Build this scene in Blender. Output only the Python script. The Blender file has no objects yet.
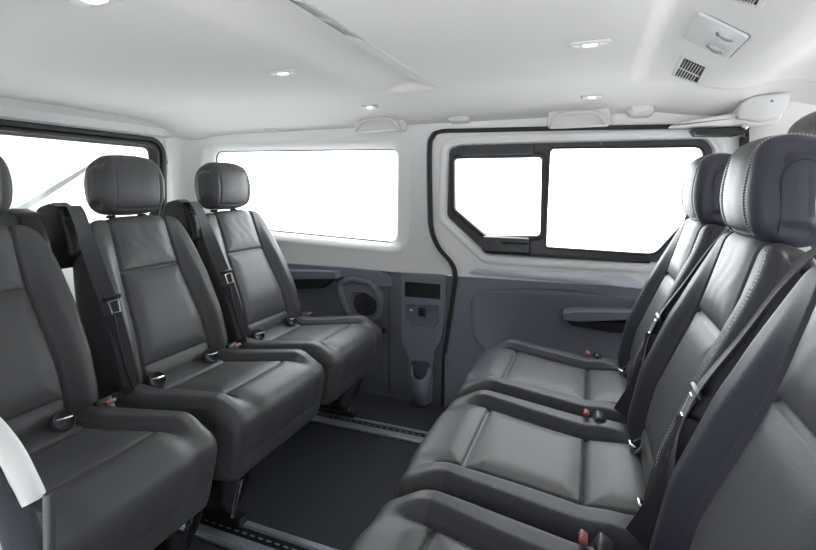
import bpy, bmesh, math, random
from mathutils import Vector, Matrix
random.seed(4)
C = bpy.context.scene.collection
PI = math.pi
# ------------------------------------------------------------------ camera
CF = 467.0; YAW = math.radians(21.5); HZ = 189.0; CH = 1.05
FX, FY = -math.sin(YAW), math.cos(YAW); RX, RY = math.cos(YAW), math.sin(YAW)
def at(u, v, X=None, Y=None, Z=None):
    a = (u-408)/CF; d = (FX+a*RX, FY+a*RY, (HZ-v)/CF)
    t = X/d[0] if X is not None else Y/d[1] if Y is not None else (Z-CH)/d[2]
    return Vector((t*d[0], t*d[1], CH+t*d[2]))
def wxz(pts, Y=2.17):
    return [(p.x, p.z) for p in (at(u, v, Y=Y) for u, v in pts)]
cam = bpy.data.cameras.new('camera'); co = bpy.data.objects.new('camera', cam); C.objects.link(co)
co.location = (0, 0, CH); co.rotation_euler = (PI/2, 0, YAW)
cam.sensor_width = 36; cam.lens = 36*CF/816; cam.shift_y = -(275-HZ)/816; cam.clip_start = 0.02
bpy.context.scene.camera = co

# ------------------------------------------------------------------ materials
def newmat(name):
    m = bpy.data.materials.new(name); m.use_nodes = True
    nt = m.node_tree; return m, nt, nt.nodes['Principled BSDF']
def mat(name, col, rough=.5, metal=0, bump=0, bscale=300, var=0, vscale=6, spec=.5, sheen=0, kind='noise', rvar=0):
    m, nt, b = newmat(name)
    b.inputs['Base Color'].default_value = (*col, 1); b.inputs['Roughness'].default_value = rough
    b.inputs['Metallic'].default_value = metal; b.inputs['Specular IOR Level'].default_value = spec
    if sheen: b.inputs['Sheen Weight'].default_value = sheen; b.inputs['Sheen Roughness'].default_value = .5
    tc = nt.nodes.new('ShaderNodeTexCoord')
    if bump:
        t = nt.nodes.new('ShaderNodeTexVoronoi' if kind == 'voronoi' else 'ShaderNodeTexNoise')
        t.inputs['Scale'].default_value = bscale
        nt.links.new(tc.outputs['Object'], t.inputs['Vector'])
        bp = nt.nodes.new('ShaderNodeBump'); bp.inputs['Strength'].default_value = bump; bp.inputs['Distance'].default_value = .002
        nt.links.new(t.outputs[0], bp.inputs['Height'])
        last = bp
        if kind == 'voronoi':      # leather: add soft wrinkles
            n2 = nt.nodes.new('ShaderNodeTexNoise'); n2.inputs['Scale'].default_value = 14; n2.inputs['Detail'].default_value = 3
            n2.inputs['Distortion'].default_value = .8
            nt.links.new(tc.outputs['Object'], n2.inputs['Vector'])
            b2 = nt.nodes.new('ShaderNodeBump'); b2.inputs['Strength'].default_value = .12; b2.inputs['Distance'].default_value = .005
            nt.links.new(n2.outputs[0], b2.inputs['Height']); nt.links.new(bp.outputs[0], b2.inputs['Normal']); last = b2
        nt.links.new(last.outputs[0], b.inputs['Normal'])
    if var:
        n = nt.nodes.new('ShaderNodeTexNoise'); n.inputs['Scale'].default_value = vscale; n.inputs['Detail'].default_value = 4
        nt.links.new(tc.outputs['Object'], n.inputs['Vector'])
        r = nt.nodes.new('ShaderNodeValToRGB')
        r.color_ramp.elements[0].position = .3; r.color_ramp.elements[1].position = .7
        r.color_ramp.elements[0].color = (*[c*(1-var) for c in col], 1); r.color_ramp.elements[1].color = (*[c*(1+var) for c in col], 1)
        nt.links.new(n.outputs[0], r.inputs[0]); nt.links.new(r.outputs[0], b.inputs['Base Color'])
    return m
M = {}
M['leather'] = mat('leather', (.062, .062, .066), .43, bump=.16, bscale=600, kind='voronoi', spec=.4)
M['leather2'] = mat('leather_shaded', (.046, .047, .062), .48, bump=.16, bscale=600, kind='voronoi', spec=.32)  # same leather, bluish shade of bolsters and headrest sides put into the colour
M['thread'] = mat('white_thread', (.55, .56, .6), .7)
M['darkthread'] = mat('grey_thread', (.10, .105, .115), .7)
M['headliner'] = mat('headliner_fabric', (.72, .707, .693), .92, bump=.25, bscale=900, spec=.1)
M['trim'] = mat('light_grey_trim', (.79, .785, .78), .55, bump=.12, bscale=700, spec=.35)
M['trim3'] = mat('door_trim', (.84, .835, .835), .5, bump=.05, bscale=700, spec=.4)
M['trim2'] = mat('pale_plastic', (.60, .60, .60), .45, bump=.05, bscale=700, spec=.4)
M['dark'] = mat('dark_trim', (.185, .195, .235), .5, bump=.2, bscale=600, spec=.45)
M['dark2'] = mat('darker_trim', (.135, .142, .170), .48, bump=.2, bscale=600, spec=.45)
M['black'] = mat('black_plastic', (.012, .0125, .014), .4, bump=.1, bscale=600)
M['rubber'] = mat('rubber_seal', (.014, .0145, .016), .6, bump=.1, bscale=400)
M['frame'] = mat('window_frame_plastic', (.034, .036, .042), .35, bump=.05, bscale=400)
M['carpet'] = mat('carpet', (.066, .068, .076), .95, bump=1.0, bscale=900, var=.35, vscale=220, spec=.1)
M['alu'] = mat('brushed_aluminium', (.50, .53, .60), .42, metal=.55, bump=.1, bscale=200)
M['steel'] = mat('steel', (.55, .56, .58), .25, metal=1)
M['cuprim'] = mat('cup_rim_metal', (.22, .225, .24), .35, metal=.4)
M['knob'] = mat('satin_knob', (.36, .36, .37), .38, metal=.6)
M['chrome'] = mat('chrome', (.8, .8, .82), .12, metal=1)
M['satin'] = mat('satin_ledge', (.62, .64, .70), .12, spec=.8)
M['belt'] = mat('webbing', (.030, .031, .037), .55, bump=.6, bscale=500, sheen=.3)
M['red'] = mat('red_button', (.36, .11, .10), .45)
M['velvet'] = mat('flocked_seal', (.03, .032, .04), .9, bump=.6, bscale=700)
M['white'] = mat('label_white', (.75, .75, .75), .5)
M['slot'] = mat('vent_dark', (.015, .015, .015), .7)
M['ground'] = mat('studio_floor', (.9, .9, .9), .6, bump=.1, bscale=20)
M['body'] = mat('body_paint', (.35, .36, .38), .3)
def lensmat():
    m, nt, b = newmat('lamp_lens')
    b.inputs['Base Color'].default_value = (.8, .8, .8, 1); b.inputs['Roughness'].default_value = .25
    b.inputs['Emission Color'].default_value = (1, .98, .95, 1); b.inputs['Emission Strength'].default_value = .35
    return m
M['lens'] = lensmat()
def glassmat():
    m = bpy.data.materials.new('window_glass'); m.use_nodes = True; nt = m.node_tree
    for n in list(nt.nodes): nt.nodes.remove(n)
    o = nt.nodes.new('ShaderNodeOutputMaterial'); mx = nt.nodes.new('ShaderNodeMixShader')
    t = nt.nodes.new('ShaderNodeBsdfTransparent'); t.inputs[0].default_value = (.93, .945, .94, 1)
    g = nt.nodes.new('ShaderNodeBsdfGlossy'); g.inputs['Roughness'].default_value = .02
    f = nt.nodes.new('ShaderNodeLayerWeight'); f.inputs[0].default_value = .5
    pw = nt.nodes.new('ShaderNodeMath'); pw.operation = 'POWER'; pw.inputs[1].default_value = 5
    ma = nt.nodes.new('ShaderNodeMath'); ma.operation = 'MULTIPLY_ADD'; ma.inputs[1].default_value = .9; ma.inputs[2].default_value = .04
    nt.links.new(f.outputs[1], pw.inputs[0]); nt.links.new(pw.outputs[0], ma.inputs[0]); nt.links.new(ma.outputs[0], mx.inputs[0]); nt.links.new(t.outputs[0], mx.inputs[1]); nt.links.new(g.outputs[0], mx.inputs[2])
    nt.links.new(mx.outputs[0], o.inputs[0]); return m
M['glass'] = glassmat()

# ------------------------------------------------------------------ mesh helpers
def link(name, verts, faces, m, parent=None, smooth=True, auto=None):
    me = bpy.data.meshes.new(name); me.from_pydata([tuple(v) for v in verts], [], faces)
    me.materials.append(M[m]); me.update()
    if smooth:
        me.polygons.foreach_set('use_smooth', [True]*len(me.polygons))
        if auto: me.set_sharp_from_angle(angle=math.radians(auto))
    o = bpy.data.objects.new(name, me); C.objects.link(o)
    if parent: o.parent = parent
    return o
class MB:
    def __init__(s): s.v = []; s.f = []
    def add(s, vs, fs):
        k = len(s.v); s.v += [Vector(v) for v in vs]; s.f += [tuple(i+k for i in f) for f in fs]; return s
    def bm(s, b):
        b.verts.ensure_lookup_table(); b.verts.index_update()
        s.add([v.co.copy() for v in b.verts], [[v.index for v in f.verts] for f in b.faces]); b.free(); return s
    def box(s, c, d, bev=.003, rot=None, seg=2):
        b = bmesh.new(); bmesh.ops.create_cube(b, size=1)
        for v in b.verts: v.co = Vector((v.co.x*d[0], v.co.y*d[1], v.co.z*d[2]))
        if bev: bmesh.ops.bevel(b, geom=b.edges[:], offset=min(bev, min(d)*.45), segments=seg, profile=.5, affect='EDGES')
        mt = Matrix.Translation(Vector(c)) @ (rot.to_4x4() if rot else Matrix())
        b.transform(mt); return s.bm(b)
    def tube(s, pts, r, n=10, closed=False, cap=True, flat=None):
        pts = [Vector(p) for p in pts]; N = len(pts); vs = []; fs = []; up = None
        for i, p in enumerate(pts):
            a = pts[(i-1) % N] if closed or i > 0 else p; b = pts[(i+1) % N] if closed or i < N-1 else p
            t = (b-a).normalized()
            if up is None: up = t.orthogonal().normalized()
            up = (up - t*up.dot(t)).normalized(); w = t.cross(up)
            rr = r[i] if isinstance(r, (list, tuple)) else r
            for k in range(n):
                an = 2*PI*k/n; vs.append(p + up*math.cos(an)*rr + w*math.sin(an)*rr)
        for i in range(N if closed else N-1):
            j = (i+1) % N
            for k in range(n): l = (k+1) % n; fs.append((i*n+k, i*n+l, j*n+l, j*n+k))
        if cap and not closed: fs.append(tuple(range(n))[::-1]); fs.append(tuple((N-1)*n+k for k in range(n)))
        return s.add(vs, fs)
    def lathe(s, prof, o, axis, n=28):
        axis = Vector(axis).normalized(); u = axis.orthogonal().normalized(); w = axis.cross(u); vs = []; fs = []
        for r, h in prof:
            for k in range(n):
                an = 2*PI*k/n; vs.append(Vector(o)+axis*h+u*math.cos(an)*r+w*math.sin(an)*r)
        for i in range(len(prof)-1):
            for k in range(n): l = (k+1) % n; fs.append((i*n+k, i*n+l, (i+1)*n+l, (i+1)*n+k))
        fs.append(tuple(range(n))[::-1]); fs.append(tuple((len(prof)-1)*n+k for k in range(n)))
        return s.add(vs, fs)
    def strap(s, pts, wd, w, th=.0022):
        # ribbon along pts, wd = list or vector of width directions
        pts = [Vector(p) for p in pts]; N = len(pts); vs = []; fs = []
        for i, p in enumerate(pts):
            a = pts[max(i-1, 0)]; b = pts[min(i+1, N-1)]; t = (b-a).normalized()
            d = Vector(wd[i] if isinstance(wd, list) else wd); d = (d-t*d.dot(t)).normalized(); nn = t.cross(d)
            ww = w[i] if isinstance(w, list) else w
            for q, e in ((-1, -1), (-.5, -1), (.5, -1), (1, -1), (1, 1), (.5, 1), (-.5, 1), (-1, 1)):
                vs.append(p + d*q*ww/2 + nn*e*th/2)
        for i in range(N-1):
            for k in range(8): l = (k+1) % 8; fs.append((i*8+k, i*8+l, (i+1)*8+l, (i+1)*8+k))
        fs.append(tuple(range(8))[::-1]); fs.append(tuple((N-1)*8+k for k in range(8)))
        return s.add(vs, fs)
    def loft(s, rings, closed=True, cap0=False, cap1=False):
        n = len(rings[0]); vs = [v for r in rings for v in r]; fs = []
        for i in range(len(rings)-1):
            for k in range(n if closed else n-1):
                l = (k+1) % n; fs.append((i*n+k, i*n+l, (i+1)*n+l, (i+1)*n+k))
        if cap0: fs.append(tuple(range(n))[::-1])
        if cap1: fs.append(tuple((len(rings)-1)*n+k for k in range(n)))
        return s.add(vs, fs)
    def map(s, fn): s.v = [fn(v) for v in s.v]; return s
    def obj(s, name, m, parent=None, smooth=True, auto=35, flip=False):
        b = bmesh.new(); vv = [b.verts.new(v) for v in s.v]
        for f in s.f:
            try: b.faces.new([vv[i] for i in f])
            except ValueError: pass
        bmesh.ops.recalc_face_normals(b, faces=b.faces[:])
        me = bpy.data.meshes.new(name); b.to_mesh(me); b.free(); me.materials.append(M[m])
        if smooth:
            me.polygons.foreach_set('use_smooth', [True]*len(me.polygons)); me.set_sharp_from_angle(angle=math.radians(auto))
        o = bpy.data.objects.new(name, me); C.objects.link(o)
        if parent: o.parent = parent
        return o
def empty(name, loc=(0, 0, 0)):
    o = bpy.data.objects.new(name, None); C.objects.link(o); o.location = loc; o.empty_display_size = .05; return o
def tag(o, label=None, cat=None, group=None, kind=None):
    if label: o['label'] = label
    if cat: o['category'] = cat
    if group: o['group'] = group
    if kind: o['kind'] = kind
    return o
def sm(a, b, x):
    t = max(0, min(1, (x-a)/(b-a))); return t*t*(3-2*t)
def rpoly(pts, rad, n=6):
    """rounded polygon; pts (a,b) list, rad number or list"""
    out = []; N = len(pts)
    for i, p in enumerate(pts):
        p = Vector(p); a = Vector(pts[i-1]); b = Vector(pts[(i+1) % N])
        r = rad[i] if isinstance(rad, (list, tuple)) else rad
        da = (a-p); db = (b-p); la = da.length; lb = db.length; da.normalize(); db.normalize()
        ang = da.angle(db); d = min(r/math.tan(ang/2), la*.48, lb*.48)
        p0 = p+da*d; p1 = p+db*d
        for k in range(n+1):
            t = k/n; out.append(p0*(1-t)**2 + p*2*t*(1-t) + p1*t*t)
    return out
def inset(pts, d):
    """parallel offset of a polygon (positive = towards the inside)"""
    N = len(pts); A = sum(pts[i][0]*pts[(i+1) % N][1]-pts[(i+1) % N][0]*pts[i][1] for i in range(N)); sg = 1 if A > 0 else -1
    out = []
    for i in range(N):
        p = Vector(pts[i]); a = Vector(pts[i-1]); b = Vector(pts[(i+1) % N])
        e1 = (p-a).normalized(); e2 = (b-p).normalized()
        n1 = Vector((-e1.y, e1.x))*sg; n2 = Vector((-e2.y, e2.x))*sg; nn = (n1+n2)
        if nn.length < 1e-6: nn = n1
        nn.normalize(); out.append(p+nn*d/max(.4, nn.dot(n1)))
    return out
def y3(ring, Y): return [Vector((p[0], Y, p[1])) for p in ring]
def plate(outer, holes, Y0, Y1, name, m, parent=None, bev=0):
    """flat plate in XZ between Y0 and Y1 with holes"""
    b = bmesh.new(); edges = []
    for lp in [outer]+holes:
        vs = [b.verts.new((p[0], Y0, p[1])) for p in lp]
        for i in range(len(vs)): edges.append(b.edges.new((vs[i-1], vs[i])))
    r = bmesh.ops.triangle_fill(b, use_beauty=True, use_dissolve=False, edges=edges)
    ext = bmesh.ops.extrude_face_region(b, geom=b.faces[:])
    bmesh.ops.translate(b, verts=[g for g in ext['geom'] if isinstance(g, bmesh.types.BMVert)], vec=(0, Y1-Y0, 0))
    bmesh.ops.recalc_face_normals(b, faces=b.faces[:])
    me = bpy.data.meshes.new(name); b.to_mesh(me); b.free(); me.materials.append(M[m])
    me.polygons.foreach_set('use_smooth', [True]*len(me.polygons)); me.set_sharp_from_angle(angle=math.radians(30))
    o = bpy.data.objects.new(name, me); C.objects.link(o)
    if parent: o.parent = parent
    return o

# ------------------------------------------------------------------ upholstery
def rprofile(pts, rads, n=200, its=4):
    """closed smooth side profile -> n samples (x, z, nx, nz, s)"""
    ring = rpoly(pts, rads, 10); N = len(ring); L = [0]
    for i in range(N): L.append(L[-1]+(Vector(ring[(i+1) % N])-Vector(ring[i])).length)
    out = []; j = 0
    for k in range(n):
        d = L[-1]*k/n
        while L[j+1] < d: j += 1
        t = (d-L[j])/max(1e-9, L[j+1]-L[j]); out.append(Vector(ring[j % N]).lerp(Vector(ring[(j+1) % N]), t))
    for it in range(its):
        out = [(out[i-1]+out[i]*2+out[(i+1) % n])/4 for i in range(n)]
    res = []
    A = sum(out[i][0]*out[(i+1) % n][1]-out[(i+1) % n][0]*out[i][1] for i in range(n)); sg = 1 if A > 0 else -1
    for i in range(n):
        t = (out[(i+1) % n]-out[i-1]).normalized(); res.append((out[i].x, out[i].y, t.y*sg, -t.x*sg, i/n))
    return res
def pillow(name, m, prof, hw, disp, er, med, sx, parent, region=None, rmats=None, ny=96, bulge=.006):
    """side profile x width; every part of the skin is part of one closed body, split at seams into panels"""
    K = 6; nq = ny+1; rows = []
    def P(i, y, inner=0.0):
        pass
    cols = None; verts = []; info = []
    nT = len(prof)
    for (x, z, nx, nz, s) in prof:
        w = hw(x, z, s); r = min(er(x, z, s) if callable(er) else er, w*.8)
        mx, mz = med(x, z); row = []
        inn = [(-(w-r)+2*(w-r)*k/ny) for k in range(nq)]
        def pt(y, ins, lf=0, dd=1.0):
            h = disp(x, z, s, y, w)*dd
            px_ = x+nx*(h-ins); pz_ = z+nz*(h-ins)
            if lf: px_ += (mx-px_)*lf; pz_ += (mz-pz_)*lf
            return (px_, pz_)
        left = []
        def side(lf):
            a = pt(w, r, lf, 0); b = sm(0, .5, lf); wy = w+(hw(a[0], a[1], s)-w)*b
            return (wy+bulge*math.sin(PI*min(1, lf*.6+.05))*.8, a)
        SL = (1.0, .8, .6, .44, .3, .18, .08)
        for lf in SL:
            q_ = side(lf); left.append((q_[0], q_[1], w))
        for k in range(K, 0, -1):
            ph = PI/2*k/K; y = w-r+r*math.sin(ph); a = pt(y, r*(1-math.cos(ph)), 0, math.cos(ph)); left.append((y, a, y))
        for (yy, a, yq) in left: row.append((-yy, a, -yq))
        # displacement must use signed y
        row2 = []
        n_side = 7
        for idx, (yy, a, yq) in enumerate(row):
            if idx >= n_side:
                k = K-(idx-n_side); ph = PI/2*k/K; y = -(w-r+r*math.sin(ph))
                h = disp(x, z, s, y, w)*math.cos(ph); ins = r*(1-math.cos(ph)); a = (x+nx*(h-ins), z+nz*(h-ins))
            row2.append((yy, a))
        for y in inn: row2.append((y, pt(y, 0)))
        for k in range(1, K+1):
            ph = PI/2*k/K; y = w-r+r*math.sin(ph); h = disp(x, z, s, y, w)*math.cos(ph); ins = r*(1-math.cos(ph))
            row2.append((y, (x+nx*(h-ins), z+nz*(h-ins))))
        for lf in SL[::-1]: row2.append(side(lf))
        for (y, a) in row2: verts.append(Vector((a[0]*sx, y, a[1])))
        info.append([(x, z, s, y, w) for (y, a) in row2])
    nC = len(verts)//nT; faces = {}
    for i in range(nT):
        j = (i+1) % nT
        for k in range(nC-1):
            f = (i*nC+k, j*nC+k, j*nC+k+1, i*nC+k+1)
            if sx < 0: f = f[::-1]
            a = info[i][k]; b = info[i][k+1]
            key = region(a[0], a[1], a[2], (a[3]+b[3])/2, a[4]) if region else None
            faces.setdefault(key, []).append(f)
    main = None; out = {}
    for key in sorted(faces, key=lambda q: (q is not None, str(q))):
        fs = faces[key]; used = sorted({i for f in fs for i in f}); mp = {i: n for n, i in enumerate(used)}
        nm = name if key is None else key.rstrip('0123456789')
        o = link(nm, [verts[i] for i in used], [tuple(mp[i] for i in f) for f in fs], (rmats or {}).get(nm, m), parent if key is None else main)
        if key is None: main = o
        out[key] = o
    # correct orientation test on the main piece
    me = main.data; c = sum((p.center for p in me.polygons), Vector())/len(me.polygons)
    tot = sum(p.normal.dot(p.center-c)*p.area for p in me.polygons)
    if tot < 0:
        for o in out.values(): o.data.flip_normals()
    return main, out
def skin(prof, disp, hw, sx, i, y, off=0.0):
    x, z, nx, nz, s = prof[i % len(prof)]
    h = disp(x, z, s, y, hw(x, z, s))+off
    return Vector(((x+nx*h)*sx, y, z+nz*h))
def stitches(path, parent, m, ln=.0048, gap=.0032, r=.00075, name='stitching'):
    mb = MB(); d = 0; L = [0]
    for a, b in zip(path, path[1:]): L.append(L[-1]+(b-a).length)
    def pos(d):
        for i in range(len(L)-1):
            if L[i+1] >= d: return path[i].lerp(path[i+1], (d-L[i])/max(1e-9, L[i+1]-L[i]))
        return path[-1]
    while d+ln < L[-1]:
        mb.tube([pos(d), pos(d+ln/2), pos(d+ln)], [r*.8, r, r*.8], n=5); d += ln+gap
    return mb
def gauss(d, w): return math.exp(-(d/w)**2)

def make_seat(sx, thread, heavy):
    HZ_ = 1.047 if heavy else 1.062
    """one passenger seat; local +x (times sx) is forward, z=0 the floor; local low-y side carries the belt"""
    T = empty('passenger_seat')
    # ---- cushion
    prof = rprofile([(.06, .28), (.10, .425), (.24, .412), (.52, .448), (.625, .425), (.595, .235), (.30, .225)], [.05, .05, .1, .12, .06, .04, .1], 230)
    W = .234
    def hw(x, z, s): return W - .006*sm(.5, .62, x) - .008*sm(.36, .25, z)
    ys = .137
    def top(x, z): return 1 if (z > .36+.0*x and x > .05) else sm(.26, .36, z)
    def disp(x, z, s, y, w):
        if z < .26 and x < .57: return 0
        a = abs(y); tt = sm(.28, .38, z); h = 0
        yl = ys + .012*sm(.3, .55, x)
        # the bolster seam swings outwards over the nose
        hump = sm(yl, yl+.035, a)*sm(w+.03, w-.03, a)
        fr = sm(.60, .50, x)*sm(.08, .2, x)
        h += .020*hump*fr*tt
        h -= .0085*gauss(a-yl, .0045)*tt*sm(.56, .50, x)
        if a < yl+.004:
            h -= .0085*gauss(x-.235, .0045)*sm(.36, .40, z)*sm(yl+.004, yl-.006, a)
            h -= .0095*gauss(x-.483, .005)*sm(.36, .40, z)*sm(yl+.004, yl-.006, a)
            e = min(yl-a, abs(x-.235) if z > .36 else 1, abs(x-.483) if z > .36 else 1)
            h += .007*(1-gauss(max(0, e), .03))*tt
        h -= .005*gauss(z-.305, .0035)*sm(.5, .57, x)
        return h
    def reg(x, z, s, y, w):
        yl = ys+.012*sm(.3, .55, x)
        if z > .38 and .08 < x < .5:
            if abs(y) > yl and abs(y) < w-.004: return 'side_bolster1' if y > 0 else 'side_bolster2'
            if .235 < x < .483 and abs(y) < yl: return 'seat_insert'
        return None
    cu, parts = pillow('cushion', 'leather', prof, hw, disp, lambda x, z, s: .022 + .012*sm(.45, .6, x), lambda x, z: (min(max(x, .16), .5), .345), sx, T, reg, {'side_bolster': 'leather2'} if heavy else {})
    # piping seam low on the front of the cushion
    mb = MB(); path = []
    idx = [i for i, p in enumerate(prof) if p[1] > .30 and p[0] > .5]
    for sgn in (-1, 1):
        pth = []
        ii = [i for i, p in enumerate(prof) if p[0] > .12 and p[1] > .40 and p[0] < .555]
        for i in sorted(ii, key=lambda i: prof[i][0]):
            x = prof[i][0]; pth.append(skin(prof, disp, hw, sx, i, sgn*(ys+.012*sm(.3, .55, x)+.009), .0008))
        stitches(pth, None, 'darkthread').obj('stitching', 'darkthread', cu)
    # ---- backrest
    L = .565
    bx0, bz0 = (.072 if heavy else .122), .405; rec = math.radians(15.5 if heavy else 18.6)
    ux, uz = -math.sin(rec), math.cos(rec); fx, fz = math.cos(rec), math.sin(rec)
    def B(xi, ze): return (bx0+fx*xi+ux*ze, bz0+fz*xi+uz*ze)
    pr0 = rprofile([(-.085, -.06), (.015, -.075), (.045, .03), (.05, .16), (.022, .36), (.012, L+.012), (-.062, L+.004), (-.085, .3)], [.03, .03, .06, .2, .3, .04, .035, .2], 260)
    prof2 = []
    for (xi, ze, nx, nz, s) in pr0:
        X, Z = B(xi, ze); prof2.append((X, Z, fx*nx+ux*nz, fz*nx+uz*nz, s))
    z2l = lambda x, z: ((x-bx0)*fx+(z-bz0)*fz, (x-bx0)*ux+(z-bz0)*uz)
    def hw2(x, z, s):
        xi, ze = z2l(x, z)
        t = max(0, (ze-.30)/(L+.014-.30)); t = min(1, t)
        w = .229-.078*(1-math.sqrt(max(0, 1-t**3.2)))*.9 - .012*t
        w -= .02*sm(.06, -.07, ze)
        return w
    def ysb(ze): return .112+.026*sm(.5, .05, ze)
    def disp2(x, z, s, y, w):
        xi, ze = z2l(x, z)
        if xi < -.04: return 0
        fr = sm(-.03, .0, xi); a = abs(y); yl = ysb(ze); h = 0
        hump = sm(yl, yl+.05, a)*sm(w+.04, w-.02, a)
        h += .030*hump*fr*sm(L, .30, ze)*sm(-.09, .05, ze)
        h -= .009*gauss(a-yl, .0045)*fr
        if a < yl+.004:
            k = sm(yl+.004, yl-.006, a)*fr
            h -= .009*gauss(ze-.375, .0045)*k
            h -= .006*gauss(ze-.055, .0045)*k
            e = min(max(0, yl-a), abs(ze-.375), abs(ze-.055))
            h += .008*(1-gauss(e, .03))*fr
            # puckers in the leather of the upper panel
            if ze > .375: h += .00028*math.sin((y*1.3+ze*.35)*95+2*math.sin(ze*40))*k*sm(.375, .41, ze)*sm(L, L-.05, ze)*sm(yl, yl-.04, a)
        return h
    def reg2(x, z, s, y, w):
        xi, ze = z2l(x, z)
        if xi < -.005 or ze > L-.006 or ze < -.02: return None
        a = abs(y); yl = ysb(ze)
        if a > yl:
            return ('side_bolster1' if y > 0 else 'side_bolster2') if a < w-.003 else None
        if ze > .375: return 'upper_insert'
        if ze > .055: return 'lower_insert'
        return None
    ba, parts2 = pillow('backrest', 'leather', prof2, hw2, disp2, .03, lambda x, z: B(-.035, min(max(z2l(x, z)[1], .0), L-.05)), sx, T, reg2, {'side_bolster': 'leather2'} if heavy else {})
    mb = MB()
    for sgn in (-1, 1):
        for off in ((.008, .017) if heavy else (.009,)):
            ii = sorted([i for i, p in enumerate(pr0) if p[0] > -.005 and -.02 < p[1] < L-.004], key=lambda i: pr0[i][1])
            if heavy and sgn > 0 and off > .01: continue
            th_ = thread if sgn < 0 else 'darkthread'
            yy_ = (lambda i: sgn*(hw2(prof2[i][0], prof2[i][1], 0)-.024-off)) if heavy and sgn < 0 else (lambda i: sgn*(ysb(pr0[i][1])+off))
            pth = [skin(prof2, disp2, hw2, sx, i, yy_(i), .0008) for i in ii]
            stitches(pth, None, th_, .0040, .0030, .0006).obj('stitching', th_, ba)
    # ---- headrest
    hx, hz = (-.122 if heavy else -.110), HZ_
    pr3 = rprofile([(.056, -.106), (.074, -.02), (.064, .094), (.0, .116 if not heavy else .108), (-.060, .094), (-.070, 0), (-.056, -.106)], [.05, .1, .06, .06, .055, .1, .05], 150, 45)
    hr = math.radians(6)
    prof3 = [(hx+math.cos(hr)*a-math.sin(hr)*b, hz+math.sin(hr)*a+math.cos(hr)*b, math.cos(hr)*nx-math.sin(hr)*nz, math.sin(hr)*nx+math.cos(hr)*nz, s) for (a, b, nx, nz, s) in pr3]
    def hw3(x, z, s):
        b = z-hz; t = min(1, abs((b-(-.012))/(.114 if b > -.012 else .100)))
        return (.132 if heavy else .126) - .018*t**3 - .004*sm(0, .1, b)
    def y3s(b): return .080 if heavy else .088
    def disp3(x, z, s, y, w):
        a = abs(y); b = z-hz; yl = min(y3s(b), w-.03)
        f = sm(-.13, -.08, x)
        h = -.0045*gauss(a-yl, .0035)*f
        h += .004*(1-gauss(max(0, yl-a), .03)) if a < yl else 0
        # seam along the bottom of the face
        if a < yl: h -= .0045*gauss(b+.082, .0035)*sm(hx-.02, hx+.03, x)
        return h
    def reg3(x, z, s, y, w):
        b = z-hz
        return 'face_panel' if abs(y) < min(y3s(b), w-.03) and x > hx-.01 and b > -.082 else None
    he, _ = pillow('headrest', 'leather2' if heavy else 'leather', prof3, hw3, disp3, lambda x, z, s: .036, lambda x, z: (hx-.004, min(max(z, hz-.04), hz+.04)), sx, T, reg3, {'face_panel': 'leather'}, ny=72, bulge=.010)
    mb = MB()
    ii = [i for i, p in enumerate(prof3) if p[0] > hx-.045 and p[1]-hz > -.084]
    k0 = [j for j in range(len(ii)) if (ii[j]-ii[j-1]) > 1]
    if k0: ii = ii[k0[0]:]+ii[:k0[0]]
    for sgn in (-1, 1):
        for off in ((-.006, .006) if heavy else (.006,)):
            pth = [skin(prof3, disp3, hw3, sx, i, sgn*(min(y3s(prof3[i][1]-hz), hw3(*prof3[i][:2], 0)-.03)+off), .0008) for i in ii]
            stitches(pth, None, thread, .0034, .0026, .0006).obj('stitching', thread, he)
    i0 = min(ii, key=lambda i: abs(prof3[i][1]-hz+.084)+(0 if prof3[i][0] > hx else 1))
    pth = [skin(prof3, disp3, hw3, sx, i0, -.086+.172*k/40, .0008) for k in range(41)]
    stitches(pth, None, thread, .0034, .0026, .0006).obj('stitching', thread, he)
    # arched side seam of the headrest
    if heavy:
        from mathutils.bvhtree import BVHTree
        bv = BVHTree.FromPolygons([v.co for v in he.data.vertices], [tuple(p.vertices) for p in he.data.polygons])
        for sgn in (-1, 1):
            pts = []
            for k in range(33):
                t_ = k/32; an = PI*(t_-.12)/.76
                lx, lz = (hx-.002+.034*math.cos(an), hz+.01+.045*math.sin(an)) if .12 <= t_ <= .88 else (hx-.002+.034*(1 if t_ < .5 else -1), hz+.01-.085*((.12-t_)/.12 if t_ < .5 else (t_-.88)/.12))
                hit_ = bv.ray_cast(Vector((lx*sx, sgn*.4, lz)), Vector((0, -sgn, 0)))
                if hit_[0]: pts.append(hit_[0])
            MB().tube(pts, .0014, 6).obj('side_seam', 'black', he)
    for sgn in (-1, 1):
        MB().tube([Vector(((hx-.008+.012)*sx, sgn*.062, hz-.08)), Vector(((hx+.004)*sx, sgn*.062, .945)), Vector(((hx+.02)*sx, sgn*.062, .86))], .0062, 12).obj('headrest_post', 'chrome', he)
        MB().lathe([(.016, 0), (.0165, .006), (.012, .010)], ((hx+.004)*sx, sgn*.062, .945), (0, 0, 1), 18).obj('post_guide', 'black', ba)
    # ---- under-seat base and legs
    MB().box((.33*sx, 0, .25), (.42, .38, .07), .02).obj('seat_base', 'black', T)
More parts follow.
